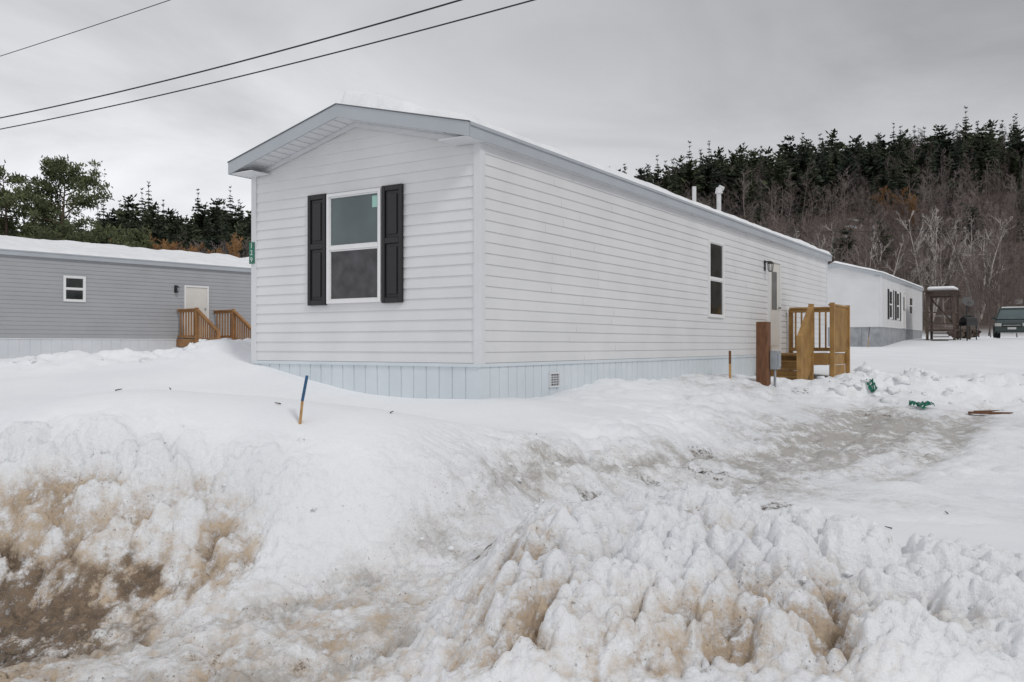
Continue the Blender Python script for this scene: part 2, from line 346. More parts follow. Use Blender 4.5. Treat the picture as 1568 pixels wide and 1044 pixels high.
# ------------------------------------------------------------ build ground
def build_ground():
    th_f=np.radians(np.arange(-36,36.01,.14))
    th_s=np.radians(np.concatenate([np.arange(37,180,3.0)]))
    th=np.concatenate([-th_s[::-1],th_f,th_s])
    r=[.4]
    while r[-1]<2.7: r.append(r[-1]*1.05)
    while r[-1]<7: r.append(r[-1]*1.0027)
    while r[-1]<22: r.append(r[-1]*1.0045)
    while r[-1]<80: r.append(r[-1]*1.012)
    while r[-1]<1500: r.append(r[-1]*1.035)
    r=np.array(r)
    R,T=np.meshgrid(r,th,indexing='ij')
    X=R*np.sin(T);Y=R*np.cos(T)
    Z=ground_z(X.ravel(),Y.ravel()).reshape(X.shape)
    nr,nt=X.shape
    V=np.stack([X.ravel(),Y.ravel(),Z.ravel()],1)
    idx=np.arange(nr*nt).reshape(nr,nt)
    nx=np.roll(idx,-1,axis=1)
    Q=np.stack([idx[:-1],idx[1:],nx[1:],nx[:-1]],-1).reshape(-1,4)
    x=X.ravel();y=Y.ravel()
    lb,nb,tr,dt=masks(x,y)
    wx=x+.035*(fbm(x,y,.12,3,41)-.5)*2;wy=y+.035*(fbm(x,y,.12,3,43)-.5)*2
    big=domes(wx,wy,.33,1);lump=domes(wx,wy,.17,2);sm=domes(wx,wy,.088,3);tl=domes(wx,wy,.12,13)
    pn=fbm(x,y,.6,4,95)
    bz=V[:,2]
    crev=1.25-.55*lump-.35*big-.35*sm
    lane=np.exp(-((dt-.38)/.15)**2)
    dirt_shade=np.zeros_like(x)
    face=np.exp(-(polydist(x,y,[(-9,5.15),(-1.9,5.1)])/.48)**4)*sstep(-1.05,-1.6,x)
    dirt_shade+=1.15*face*crev*(.45+.9*pn)*sstep(1.05,.62,bz+.25*(pn-.5))
    dirt_shade+=.75*np.exp(-(((x-.02)/.34)**2+((y-4.12)/.45)**2)**1.3)*crev*(.4+1.1*pn)
    dirt_shade+=.80*np.exp(-(polydist(x,y,[(0,3.75),(1.0,3.8),(1.9,3.6)])/.34)**2)*crev*(.1+1.5*pn)
    dirt_shade+=.40*np.exp(-(polydist(x,y,[(.1,4.6),(.8,4.6),(1.3,4.4)])/.3)**2)*crev*(.2+1.4*pn)
    dirt_shade+=nb*.24*np.clip(crev-.55,0,1)+.14*lb*np.clip(crev-.6,0,1)  # grime in lump hollows, also painted shade to add contrast on the banks
    dirt_shade+=(.34*sstep(9,4.5,y)+.05)*tr*(.3+1.1*pn)*(1.2-.6*tl)
    dirt_shade+=.30*sstep(4.8,4.1,y)*sstep(.1,-.5,x)*(.2+1.4*pn)*(1.2-.7*tl)
    wet=np.zeros_like(x)
    wet+=1.1*face*sstep(.60,.15,bz+.25*(pn-.5))*(crev-.05)*sstep(-1.45,-2.1,x)
    wet+=.55*face*np.clip(crev-.5,0,1)*sstep(-1.3,-2.0,x)
    wet+=.75*np.exp(-(((x+2.75)/.7)**2+((y-4.62)/.28)**2))
    wet+=.35*np.exp(-(((x-.02)/.25)**2+((y-3.9)/.3)**2))*np.clip(crev-.3,0,1)
    pn2=fbm(x,y*.6,1.3,4,99)
    dm=sstep(1.4,2.6,x)*sstep(6.2,7.2,y)*sstep(20,15,y)
    grey=tr*.24+.22*lane*tr+.22*dm*sstep(.35,.65,pn2)
    grey+=.34*np.exp(-(polydist(x,y,[(2.2,8.6),(3.8,10.3),(5.2,12.6),(6,15)])/.30)**2)*(.3+1.2*pn2)
    grey+=.32*np.exp(-(polydist(x,y,[(3.6,8.3),(5.2,10.3),(6.8,13),(8,14.6)])/.26)**2)*(.3+1.2*pn2)
    soil=np.zeros_like(x)
    for cx,cy,rx,ry,a in [(-2.75,4.52,.75,.18,.62),(-3.6,4.6,.8,.35,.6),(-1.6,4.15,.50,.16,.42),(-1.0,4.08,.40,.10,.38),(-.13,4.98,.13,.06,1.0),(-2.3,4.15,.4,.15,.45),(-.6,4.9,.25,.06,.30),
        (1.77,7.95,.40,.34,.62),(2.05,8.8,.42,.42,.56),(2.45,8.3,.35,.35,.42),(2.06,6.85,.30,.18,.62),(1.6,6.8,.26,.16,.64),(.66,6.5,.26,.26,.66),(.45,6.15,.18,.15,.60),(1.15,7.45,.20,.16,.62),(1.45,7.3,.4,.3,.38),
        (5.8,13.6,1.0,.8,.46),(5.4,12.8,.8,.4,.46),(4.1,9.25,.6,.16,.38),(5.0,15.2,.7,.4,.48),(9.0,15.0,.6,.3,.45),(3.2,9.6,.5,.2,.40),(2.9,7.4,.7,.12,.32),(9.3,14.0,.5,.3,.45),(4.6,11.0,1.0,.25,.38),(3.9,11.6,.6,.4,.38),(7.2,14.2,.8,.2,.38),(6.3,12.2,.7,.2,.36),(6.6,13.6,.8,.3,.36)]:
        soil=np.maximum(soil,a*np.exp(-(((x-cx)/rx)**2+((y-cy)/ry)**2)))
    forest=sstep(72,84,y+8*(fbm(x,y,12,3,5)-.5))
    rough=np.clip(.06+lb+nb+tr*.9+.6*sstep(1.5,3,x)*sstep(6,7,y)*sstep(25,15,y),0,1)
    quadmesh('snow_ground',V,Q,M['ground'],True,{'dirt_shade':np.clip(dirt_shade,0,1),'soil':soil,'forest':forest,'rough':rough,'wet':np.clip(wet,0,1),'grey':np.clip(grey,0,1)})
build_ground()

# ------------------------------------------------------------ loose snow chunks
def ico():
    import bmesh
    bm=bmesh.new();bmesh.ops.create_icosphere(bm,subdivisions=2,radius=1)
    v=np.array([tuple(a.co) for a in bm.verts]);f=np.array([[q.index for q in a.verts] for a in bm.faces]);bm.free();return v,f
IV,IF=ico()
def chunk_parts(n,sampler,size,out):
    P=[sampler() for _ in range(n)]
    X=np.array([p[0] for p in P]);Y=np.array([p[1] for p in P]);Zg=ground_z(X,Y)
    for i in range(n):
        s=size*(.3+1.3*random.random()**3)
        v=IV.copy()
        ph=rng.random(3)*10
        d=1+.30*np.sin(v@np.array([2.1,1.7,2.6])*1.5+ph[0])+.22*np.sin(v@np.array([-3.1,4.2,1.9])*1.2+ph[1])+.14*np.sin(v@np.array([6.1,-5.2,4.9])+ph[2])
        v=v*d[:,None]*np.array([1,random.uniform(.5,1),random.uniform(.4,.75)])*s
        a=random.random()*6.28;c,sn=math.cos(a),math.sin(a)
        v=v@np.array([[c,-sn,0],[sn,c,0],[0,0,1]])
        v+=np.array([X[i],Y[i],Zg[i]-s*.1])
        out.append(v)
def samp_poly(pts,w):
    def f():
        i=random.randrange(len(pts)-1);t=random.random()
        return (pts[i][0]*(1-t)+pts[i+1][0]*t+random.gauss(0,w),pts[i][1]*(1-t)+pts[i+1][1]*t+random.gauss(0,w))
    return f
out=[]
chunk_parts(60,samp_poly([(0.2,4.5),(.9,4.7),(1.6,4.5),(2.6,4.4)],.32),.024,out)
chunk_parts(25,samp_poly([(-3.6,5.6),(-2,5.6),(-1,5.3),(-.3,5.3)],.15),.020,out)
chunk_parts(60,samp_poly([(-.2,5.6),(.5,6.9),(1.4,8.2),(2.5,10)],.25),.026,out)
chunk_parts(90,samp_poly([(6.0,15.6),(7,16.0),(10.5,16.0)],.6),.10,out)
chunk_parts(25,samp_poly([(-6.8,12.3),(-4.3,12.9)],.3),.07,out)
Vs=np.concatenate(out);Fs=np.concatenate([IF+i*len(IV) for i in range(len(out))])
quadmesh('snow_chunks',Vs,Fs,M['snow'],True)

# ------------------------------------------------------------ mobile homes
def build_home(name,loc,ang,L,Wd,zs,z0,z1,zr,zp,msid,mskirt,openings,h=.125,ovf=.33,ove=.08,snowt=.11,ribs=.19,gmat=None):
    E=empty(name,(loc[0],loc[1],0),ang)
    def S(a,o,z): return (a,-o,z)
    def G(a,o,z): return (-o,a,z)
    slope=(zp-zr)/(Wd/2+ove)
    def rooftop(y): return zp-abs(y-Wd/2)*slope
    b=MB()
    b.box(.01,L-.01,.01,Wd-.01,zs,z1-.01);b.make('core',M['dark'],E)
    b=MB()
    nC=int(round((z1-z0)/h));h=(z1-z0)/nC
    for i in range(nC):
        zb=z0+i*h;zt=zb+h
        xs=[0.0]+[x for x in np.arange(random.uniform(.8,3.6),L,3.66)]+[L]
        for j in range(len(xs)-1):
            p=.013+(.0018 if j%2 else 0)
            a,c=xs[j],xs[j+1]
            b.quad(S(a,p,zb),S(c,p,zb),S(c,p*.55,zb+h*.62),S(a,p*.55,zb+h*.62))
            b.quad(S(a,p*.55,zb+h*.62),S(c,p*.55,zb+h*.62),S(c,.001,zt),S(a,.001,zt))
            b.quad(S(a,0,zb),S(c,0,zb),S(c,p,zb),S(a,p,zb))
    zz=z0
    while zz<zp-.2:
        zt=zz+h
        def rng_y(z):
            lim=zp-.13
            hw=min(Wd/2,max(.0,(lim-z)/slope))
            return Wd/2-hw,Wd/2+hw
        a0,a1=rng_y(zz);c0,c1=rng_y(zt)
        p=.013
        b.quad(G(a0,p,zz),G(a1,p,zz),G(c1,.001,zt),G(c0,.001,zt))
        b.quad(G(a0,0,zz),G(a1,0,zz),G(a1,p,zz),G(a0,p,zz))
        b.quad((L,a0,zz),(L,a1,zz),(L,c1,zt),(L,c0,zt))
        zz=zt
    b.quad((0,Wd,z0),(L,Wd,z0),(L,Wd,z1),(0,Wd,z1))
    b.make('siding',msid,E)
    b=MB();t=.022
    for (cx,cy) in((0,0),(0,Wd),(L,0)):
        sx=-1 if cx==0 else 1;sy=-1 if cy==0 else 1
        b.box(min(cx+sx*t,cx-sx*.075),max(cx+sx*t,cx-sx*.075),min(cy+sy*t,cy-sy*.075),max(cy+sy*t,cy-sy*.075),z0-.01,z1+.0)
    b.make('corner_trim',M['trim'],E,.004)
    b=MB()
    b.box(.0,L,-.020,.0,z0-.045,z0-.004);b.box(-.020,-.0005,-.02,Wd,z0-.045,z0-.004)
    b.make('skirting_cap',mskirt,E)
    b=MB()
    def ribrow(F,length):
        a=0.0
        while a<length-.001:
            c=min(a+ribs,length)
            b.quad(F(a,-.006,zs),F(a+.012,-.006,zs),F(a+.012,-.006,z0-.03),F(a,-.006,z0-.03))
            b.quad(F(a+.012,-.006,zs),F(a+.016,.004,zs),F(a+.016,.004,z0-.03),F(a+.012,-.006,z0-.03))
            b.quad(F(a+.016,.004,zs),F(c-.004,.004,zs),F(c-.004,.004,z0-.03),F(a+.016,.004,z0-.03))
            b.quad(F(c-.004,.004,zs),F(c,-.006,zs),F(c,-.006,z0-.03),F(c-.004,.004,z0-.03))
            a=c
    ribrow(S,L);ribrow(G,Wd)
    b.box(-.003,.03,-.003,.03,zs,z0-.03)
    b.make('skirting',mskirt if not gmat else gmat,E)
    b=MB();x0,x1=-ovf,L+ovf*.5
    for y0,y1 in((-ove,Wd/2),(Wd+ove,Wd/2)):
        za,zc=rooftop(y0),rooftop(y1)
        b.quad((x0,y0,za),(x1,y0,za),(x1,y1,zc),(x0,y1,zc))
        k=.135
        b.quad((x0,y0,za-k),(x1,y0,za-k),(x1,y1,zc-k),(x0,y1,zc-k))
    b.make('roof_panel',M['trim'],E)
    b=MB();fh=.155
    for y0,y1 in((-ove-.012,Wd/2),(Wd+ove+.012,Wd/2)):
        za,zc=rooftop(y0)+.006,rooftop(y1)+.006
        for xx in(x0,x1):
            o=-.02 if xx==x0 else .02
            i=len(b.v)
            b.v+=[(xx,y0,za-fh),(xx,y1,zc-fh),(xx,y1,zc),(xx,y0,za),(xx+o,y0,za-fh),(xx+o,y1,zc-fh),(xx+o,y1,zc),(xx+o,y0,za)]
            for q in((0,1,2,3),(4,7,6,5),(3,2,6,7),(0,4,5,1),(0,3,7,4)): b.f.append(tuple(i+k2 for k2 in q))
    for y0,sg in((-ove,-1),(Wd+ove,1)):
        za=rooftop(y0)
        b.box(x0+.001,x1-.001,min(y0,y0+sg*.018),max(y0,y0+sg*.018),za-fh+.003,za+.002)
        b.box(x0+.001,x1-.001,min(y0+sg*.0185,y0+sg*.035),max(y0+sg*.0185,y0+sg*.035),za-.03,za+.006)
    b.make('fascia',M['fascia'],E)
    b=MB()
    for y0,y1 in((-ove-.02,Wd/2),(Wd+ove+.02,Wd/2)):
        b.beam((x0-.012,y0,rooftop(y0)+.014),(x0-.012,y1,rooftop(y1)+.014),.035,.010)
    b.make('drip_edge',M['drip'],E)
    b=MB()
    ze=rooftop(-ove)-fh+.01
    b.box(x0+.02,x1,-ove+.002,-.0,ze,ze+.012)
    b.box(x0+.02,x1,Wd,Wd+ove-.002,ze,ze+.012)
    for y0,y1 in((0,.34),(Wd-.34,Wd)): b.box(x0+.004,-.016,y0-(ove if y0==0 else 0),y1+(ove if y0 else 0),ze-.002,ze+.010)
    for y0,y1 in((0,Wd/2),(Wd,Wd/2)):
        b.quad((-.02,y0,rooftop(y0)-.137),(-.02,y1,rooftop(y1)-.137),(-.02,y1,rooftop(y1)-.20),(-.02,y0,rooftop(y0)-.20))
        k=.35
        while k<Wd/2-.05:
            yy=y0+(k if y1>y0 else -k);b.box(x0+.01,-.022,yy-.004,yy+.004,rooftop(yy)-.142,rooftop(yy)-.136);k+=.13
    b.make('soffit',M['trim'],E)
    nx,ny=int((x1-x0)/.05),64
    gx=np.linspace(x0+.01,x1-.03,nx);gy=np.linspace(-ove-.03,Wd+ove+.03,ny)
    GX,GY=np.meshgrid(gx,gy,indexing='ij')
    rag=.07*vnoise(GX*0+1,GY,.45,9)+.03*vnoise(GX*0+1,GY,.12,19)
    rag=rag+.45*sstep(Wd/2-.0,Wd/2+.25,GY)
    e=np.clip(np.minimum(GX-gx[0]-rag,gx[-1]-GX),0,9)
    e=np.minimum(e,np.minimum(GY-gy[0],gy[-1]-GY)*1.0)
    wob=(fbm(GX+loc[0],GY,.8,5,3)-.5)
    sg=np.where(GY<Wd/2,1.2,.6)
    tk=(1-np.exp(-(e/.035)))*(.08+(snowt-.08)*np.exp(-((GY-Wd/2)/sg)**2))*(1+.9*wob)
    Zt=zp-np.sqrt((GY-Wd/2)**2+.004)*slope+.012+tk
    V=np.stack([GX.ravel(),GY.ravel(),Zt.ravel()],1);id_=np.arange(nx*ny).reshape(nx,ny)
    Q=np.stack([id_[:-1,:-1],id_[1:,:-1],id_[1:,1:],id_[:-1,1:]],-1).reshape(-1,4)
    quadmesh('roof_snow',V,Q,M['snow'],True,parent=E)
    for op in openings:
        F=S if op['f']=='S' else G
        a0,a1,b0,b1=op['a0'],op['a1'],op['z0'],op['z1']
        def fb(B,a,c,o0,o1,za,zc):
            p=F(a,o0,za);q=F(c,o1,zc)
            B.box(min(p[0],q[0]),max(p[0],q[0]),min(p[1],q[1]),max(p[1],q[1]),min(p[2],q[2]),max(p[2],q[2]))
        if op['k']=='win':
            w=op.get('w',.04)
            B=MB()
            fb(B,a0,a0+w,.0,.048,b0,b1);fb(B,a1-w,a1,.0,.048,b0,b1)
            fb(B,a0+w,a1-w,.0,.047,b0,b0+w);fb(B,a0+w,a1-w,.0,.047,b1-w,b1)
            mid=(b0+b1)/2
            fb(B,a0+w,a1-w,.0,.042,mid-.02,mid+.022)
            s=.018
            for za,zc in((b0+w,mid-.02),(mid+.022,b1-w)):
                fb(B,a0+w,a0+w+s,.0,.034,za,zc);fb(B,a1-w-s,a1-w,.0,.034,za,zc)
                fb(B,a0+w+s,a1-w-s,.0,.033,za,za+s);fb(B,a0+w+s,a1-w-s,.0,.033,zc-s,zc)
            B.make('window_frame',M['frame'],E,.003)
            B=MB();p=[F(a0+w,.020,mid),F(a1-w,.020,mid),F(a1-w,.020,b1-w),F(a0+w,.020,b1-w)];B.quad(*p);B.make('glass_upper',M[op.get('gu','glass_up')],E)
            B=MB();p=[F(a0+w,.018,b0+w),F(a1-w,.018,b0+w),F(a1-w,.018,mid),F(a0+w,.018,mid)];B.quad(*p);B.make('glass_lower',M[op.get('gl','glass_lo')],E)
        elif op['k']=='shutter':
            B=MB();w=.05
            fb(B,a0,a0+w,.014,.050,b0,b1);fb(B,a1-w,a1,.014,.050,b0,b1)
            mid=b0+(b1-b0)*.53
            for za,zc in((b0,b0+w*1.3),(mid-.035,mid+.035),(b1-w*1.3,b1)): fb(B,a0+w,a1-w,.014,.049,za,zc)
            fb(B,a0+w,a1-w,.014,.030,b0+w*1.3,mid-.035);fb(B,a0+w,a1-w,.014,.030,mid+.035,b1-w*1.3)
            fb(B,a0+w+.035,a1-w-.035,.030,.043,b0+w*1.3+.04,mid-.075);fb(B,a0+w+.035,a1-w-.035,.030,.043,mid+.075,b1-w*1.3-.04)
            B.make('shutter',M['black'],E,.006)
        elif op['k']=='door':
            B=MB();w=.06
            fb(B,a0,a0+w,0,.06,b0,b1);fb(B,a1-w,a1,0,.06,b0,b1);fb(B,a0+w,a1-w,0,.059,b1-w,b1);fb(B,a0+w,a1-w,0,.07,b0,b0+.04)
            B.make('door_frame',M['frame'],E,.004)
            B=MB();fb(B,a0+w,a1-w,0,.028,b0+.04,b1-w)
            fb(B,a0+w+.1,a1-w-.1,.028,.036,b0+.15,b0+.75)
            B.make('door_leaf',M['door'],E,.006)
            if op.get('glass'):
                B=MB();fb(B,a0+w+.2,a1-w-.2,.028,.034,b0+.95,b1-w-.2);B.make('door_glass',M['glass_door'],E)
            B=MB();c=F(a1-w-.07,.03,b0+1.0);d=F(a1-w-.07,.09,b0+1.0);B.cyl(c,d,.022);B.make('door_knob',M['metalgrey'],E)
        elif op['k']=='lantern':
            B=MB();c=(a0+a1)/2;fb(B,c-.045,c+.045,.012,.03,b0,b1)
            fb(B,c-.02,c+.02,.03,.16,b1-.05,b1-.02);
            p=F(c,.14,b1-.03);B.cyl(p,(p[0],p[1],p[2]-.05),.03,.08,6);B.cyl((p[0],p[1],p[2]-.2),(p[0],p[1],p[2]-.22),.05,.03,6)
            for k in range(6):
                t_=k*math.pi/3;B.cyl((p[0]+.065*math.cos(t_),p[1]+.065*math.sin(t_),p[2]-.05),(p[0]+.048*math.cos(t_),p[1]+.048*math.sin(t_),p[2]-.2),.006,n=5)
            B.make('porch_lantern',M['lantern'],E)
        elif op['k']=='vent':
            B=MB();w=.02
            fb(B,a0,a0+w,0,.03,b0,b1);fb(B,a1-w,a1,0,.03,b0,b1);fb(B,a0+w,a1-w,0,.029,b0,b0+w);fb(B,a0+w,a1-w,0,.029,b1-w,b1)
            for k in range(1,5):
                q=b0+w+(b1-b0-2*w)*k/5;fb(B,a0+w,a1-w,.008,.020,q-.004,q+.004)
                q=a0+w+(a1-a0-2*w)*k/5;fb(B,q-.004,q+.004,.009,.019,b0+w,b1-w)
            B.make('vent_grille',M['trim'],E)
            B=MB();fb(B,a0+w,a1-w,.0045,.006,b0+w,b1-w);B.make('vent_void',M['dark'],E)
    return E
ANG=math.atan2(.8396,.5432)
ops=[dict(k='win',f='G',a0=1.44,a1=2.34,z0=2.12,z1=3.505),
 dict(k='shutter',f='G',a0=2.36,a1=2.675,z0=2.105,z1=3.52),dict(k='shutter',f='G',a0=1.10,a1=1.42,z0=2.105,z1=3.52),
 dict(k='win',f='S',a0=7.2,a1=8.0,z0=2.11,z1=3.52,gu='glass_dk',gl='glass_dk'),
 dict(k='door',f='S',a0=10.86,a1=11.76,z0=1.43,z1=3.48,glass=1),
 dict(k='lantern',f='S',a0=10.6,a1=10.7,z0=3.2,z1=3.42),
 dict(k='vent',f='S',a0=1.50,a1=1.76,z0=1.06,z1=1.25)]
H1=build_home('mobile_home',(-.359,9.74),ANG,16.3,3.753,.3,1.395,3.894,4.02,4.50,M['siding'],M['skirt'],ops,snowt=.24)
b=MB();b.cyl((10.2,1.4,4.3),(10.2,1.4,5.08),.045);b.make('plumbing_vent',M['pipe'],H1,smooth=False)
b=MB();b.cyl((10.65,1.0,4.2),(10.65,1.0,4.98),.05);b.cyl((10.65,1.0,4.96),(10.65,1.0,5.09),.085,.06);b.cyl((10.65,1.0,5.09),(10.72,.92,5.06),.06,.05);b.make('furnace_flue',M['pipe'],H1)
b=MB();b.box(-.035,-.027,3.70,3.80,2.70,2.99);b.make('house_number_plate',M['green'],H1)
for i,ch in enumerate('129'):
    cu=bpy.data.curves.new('house_number_digit','FONT');cu.body=ch;cu.size=.095;cu.align_x='CENTER';cu.align_y='CENTER';cu.extrude=.001
    ob=bpy.data.objects.new('house_number_digit',cu);COL.objects.link(ob);ob.parent=H1
    ob.location=(-.038,3.75,2.94-.095*i);ob.rotation_euler=(math.radians(90),0,math.radians(-90));cu.materials.append(M['platewhite'])
b=MB();b.box(-.0235,-.0215,1.51,1.59,3.28,3.42);b.make('window_sticker',M['tag'],H1)
A2=math.atan2(.762,.647)
ox,oy=-14.75-.647*7,25-.762*7
ops=[dict(k='win',f='S',a0=8.735,a1=9.395,z0=2.92,z1=3.71,w=.06,gu='glass_dk',gl='glass_dk'),
 dict(k='door',f='S',a0=12.65,a1=13.55,z0=1.84,z1=3.62),dict(k='lantern',f='S',a0=12.3,a1=12.4,z0=3.35,z1=3.6)]
H2=build_home('mobile_home',(ox,oy),A2,20,4.2,.4,1.81,4.28,4.36,4.80,M['gsiding'],M['skirt_white'],ops,snowt=.20,ribs=.3)
ops=[dict(k='win',f='S',a0=a,a1=a+1.0,z0=2.9,z1=4.35,w=.06,gu='glass_dk',gl='glass_dk') for a in(1.9,4.0)]+[dict(k='win',f='S',a0=8.2,a1=9.4,z0=3.3,z1=4.3,w=.06,gu='glass_dk',gl='glass_dk')]+[dict(k='shutter',f='S',a0=a,a1=a+.3,z0=2.88,z1=4.37) for a in(1.58,2.92,3.68,5.02)]+[dict(k='door',f='S',a0=5.9,a1=6.8,z0=2.5,z1=4.45,glass=1)]
H3=build_home('mobile_home',(17.67,41.5),ANG,13.2,4.3,.6,2.47,4.97,5.03,5.62,M['siding'],M['tarp'],ops,snowt=.12,ribs=.9,ovf=.1)

# ------------------------------------------------------------ wooden stairs/decks
def rail(B,p,q,top,bot,gap=.12,bw=.035):
    p=Vector(p);q=Vector(q);d=q-p;n_=max(2,int(d.length/gap))
    B.beam(p+Vector((0,0,top)),q+Vector((0,0,top)),.10,.04)
    B.beam(p+Vector((0,0,top-.06)),q+Vector((0,0,top-.06)),.04,.08)
    B.beam(p+Vector((0,0,bot)),q+Vector((0,0,bot)),.04,.08)
    for i in range(1,n_):
        c=p+d*(i/n_);B.box(c.x-bw/2,c.x+bw/2,c.y-bw/2,c.y+bw/2,c.z+bot+.0,c.z+top-.03)
def deck(name,loc,ang,x0,x1,y0,zf,zg,sx0,sx1,sy0,sy1,mat,nst=4,bw=.035,gap=.12):
    E=empty(name,(loc[0],loc[1],0),ang)
    B=MB();y1=-.04
    ya=y1
    while ya-.138>=y0-.01:
        B.box(x0,x1,ya-.138,ya,zf-.035,zf);ya-=.144
    B.box(x0,x1,y0-.03,y0,zf-.24,zf-.002);B.box(x0-.03,x0-.001,y0,y1,zf-.24,zf-.002);B.box(x1+.001,x1+.03,y0,y1,zf-.24,zf-.002)
    B.box(x0+.1,x1-.1,y0-.032,y0-.004,zf-.50,zf-.25)
    B.make('platform',mat,E,.004)
    B=MB()
    for px_ in(x0+.05,x1-.05):
        B.box(px_-.045,px_+.045,y0-.125,y0-.035,zg,zf+1.06)
    B.box(x1+.031,x1+.12,-.15,-.06,zg,zf+1.0)
    B.make('posts',mat,E,.005)
    B=MB()
    rail(B,(x0+.05,y0-.05,zf),(x1,y0-.05,zf),1.02,.06,bw=bw,gap=gap)
    rail(B,(x1,y0,zf),(x1,-.1,zf),1.02,.08,bw=.035)
    B.make('railing',mat,E,.003)
    B=MB();ns=nst
    for i in range(ns):
        xa=sx0+(sx1-sx0)*i/ns;xb=sx0+(sx1-sx0)*(i+1)/ns
        z=zf-(zf-zg)*(i+1)/(ns+.6)
        B.box(min(xa,xb)-.015,max(xa,xb)+.015,sy0+.04,sy1-.04,z-.04,z)
        B.box(min(xa,xa+.02),max(xa,xa+.02),sy0+.04,sy1-.04,z,z+(zf-zg)/(ns+.6)-.045)
    for sy in(sy0,sy1):
        B.beam((sx0,sy,zf-.14),(sx1,sy,zg+.02),.04,.26)
    B.make('stairs',mat,E,.003)
    B=MB()
    sy=sy0
    zb=zg+.12
    B.box(sx1-.045,sx1+.045,sy-.045,sy+.045,zg-.2,zb+.95)
    B.box(sx0-.045-.05,sx0+.045-.05,sy-.045,sy+.045,zg,zf+1.04)
    rail(B,(sx0,sy,zf),(sx1,sy,zb-.1),1.02,.10,bw=bw,gap=gap)
    B.make('stair_railing',mat,E,.003)
    return E
deck('wooden_porch_stairs',(-.359,9.74),ANG,10.75,12.3,-1.3,1.42,.72,10.72,9.75,-.98,-.08,M['wood'],4,bw=.075,gap=.11)
E=empty('wooden_porch_stairs',(ox,oy,0),A2);m_=M['wood2'];zf=1.80;xa,xb=12.40,13.78;yo=-1.25;ye=-2.55;zg=1.0
B=MB();k=-.04
while k-.138>yo-.02: B.box(xa,xb,k-.138,k,zf-.035,zf);k-=.144
for xx in(xa-.03,xb+.001): B.box(xx,xx+.029,yo,-.04,zf-.26,zf-.002)
B.make('platform',m_,E,.004)
B=MB()
for xx in(xa+.02,xb-.02):
    for yy,zt in((yo,zf+1.02),(ye,zg+1.05)): B.box(xx-.045,xx+.045,yy-.045,yy+.045,.5,zt)
    rail(B,(xx,-.06,zf),(xx,yo,zf),.98,.08,bw=.04,gap=.15)
    rail(B,(xx,yo,zf),(xx,ye,zg+.05),.98,.10,bw=.04,gap=.15)
    B.beam((xx,yo,zf-.14),(xx,ye,zg-.05),.04,.28)
B.make('railings',m_,E,.003)
B=MB()
for i in range(5):
    y_=yo+(ye-yo)*(i)/5;z_=zf-(zf-zg)*(i+1)/5.6
    B.box(xa+.06,xb-.06,y_-.28,y_,z_-.04,z_)
B.make('treads',m_,E,.003)

E=empty('utility_post',(4.345,15,0),ANG)
b=MB();b.box(-.1,.1,-.1,.1,.5,2.0);b.make('timber',M['post'],E,.01)
b=MB();b.box(.0,.20,-.24,-.11,1.18,1.50);b.box(.02,.18,-.255,-.241,1.22,1.46);b.cyl((.1,-.17,.6),(.1,-.17,1.18),.022);b.make('meter_box',M['metalgrey'],E,.008)
def stake(name,x,y,z0,z1,lean,top):
    E=empty(name,(x,y,0))
    B=MB();hh=z1-z0;m=z0+hh*.55
    B.beam((0,0,z0-.2),(lean*.55,0.01,m),.04,.018)
    B.make('stake_shaft',M['stake'],E,.002)
    B=MB();B.beam((lean*.55,.01,m),(lean,.015,z1),.0405,.0185);B.make('stake_tip',M[top],E,.002)
zs_=gz(-1.49,6.0)
stake('marker_stake',-1.49,6.0,zs_-.06,zs_+.33,.07,'blue')
stake('marker_stake',3.77,15,1.0,1.50,.0,'post')
stake('marker_stake',16.8,41.0,1.4,2.45,.1,'oldwood')

def crumple(name,x,y,w,h,mat):
    g=12;V=[];
    for i in range(g):
        for j in range(g):
            V.append((x+(i/(g-1)-.5)*w+random.uniform(-1,1)*w*.04,y+(j/(g-1)-.5)*h,0))
    V=np.array(V);V[:,2]=ground_z(V[:,0],V[:,1])+.02+rng.random(len(V))*.06+.05*np.sin(V[:,0]*14)**2
    id_=np.arange(g*g).reshape(g,g);Q=np.stack([id_[:-1,:-1],id_[1:,:-1],id_[1:,1:],id_[:-1,1:]],-1).reshape(-1,4)
    keep=rng.random(len(Q))>.25
    quadmesh(name,V,Q[keep],mat,False)
crumple('torn_green_plastic',6.75,14.3,.36,.22,M['green'])
crumple('torn_green_plastic',6.30,15.2,.12,.25,M['green'])
b=MB();zz=gz(7.6,13.9,True);b.beam((7.3,13.9,zz+.03),(7.85,13.6,zz+.04),.10,.03);b.beam((7.5,14.1,zz+.03),(7.9,13.95,zz+.05),.08,.03);b.make('broken_board',M['post'],None)
b=MB()
for (x,y) in [(-2.35,6.95),(-2.6,6.6),(-2.0,7.0),(-2.9,6.4),(-1.2,7.6),(-.9,6.5),(-1.7,6.3),(-2.2,7.9),(-3.0,7.3),(.2,7.2),(3.3,6.6),(2.6,6.0)]:
    zz=gz(x,y,True)+.008;a=random.random()*3;l=random.uniform(.012,.03)
    b.cyl((x-l*math.cos(a),y-l*math.sin(a),zz),(x+l*math.cos(a),y+l*math.sin(a),zz+.008),.005,.003,5)
b.make('fallen_twigs',M['twig'])

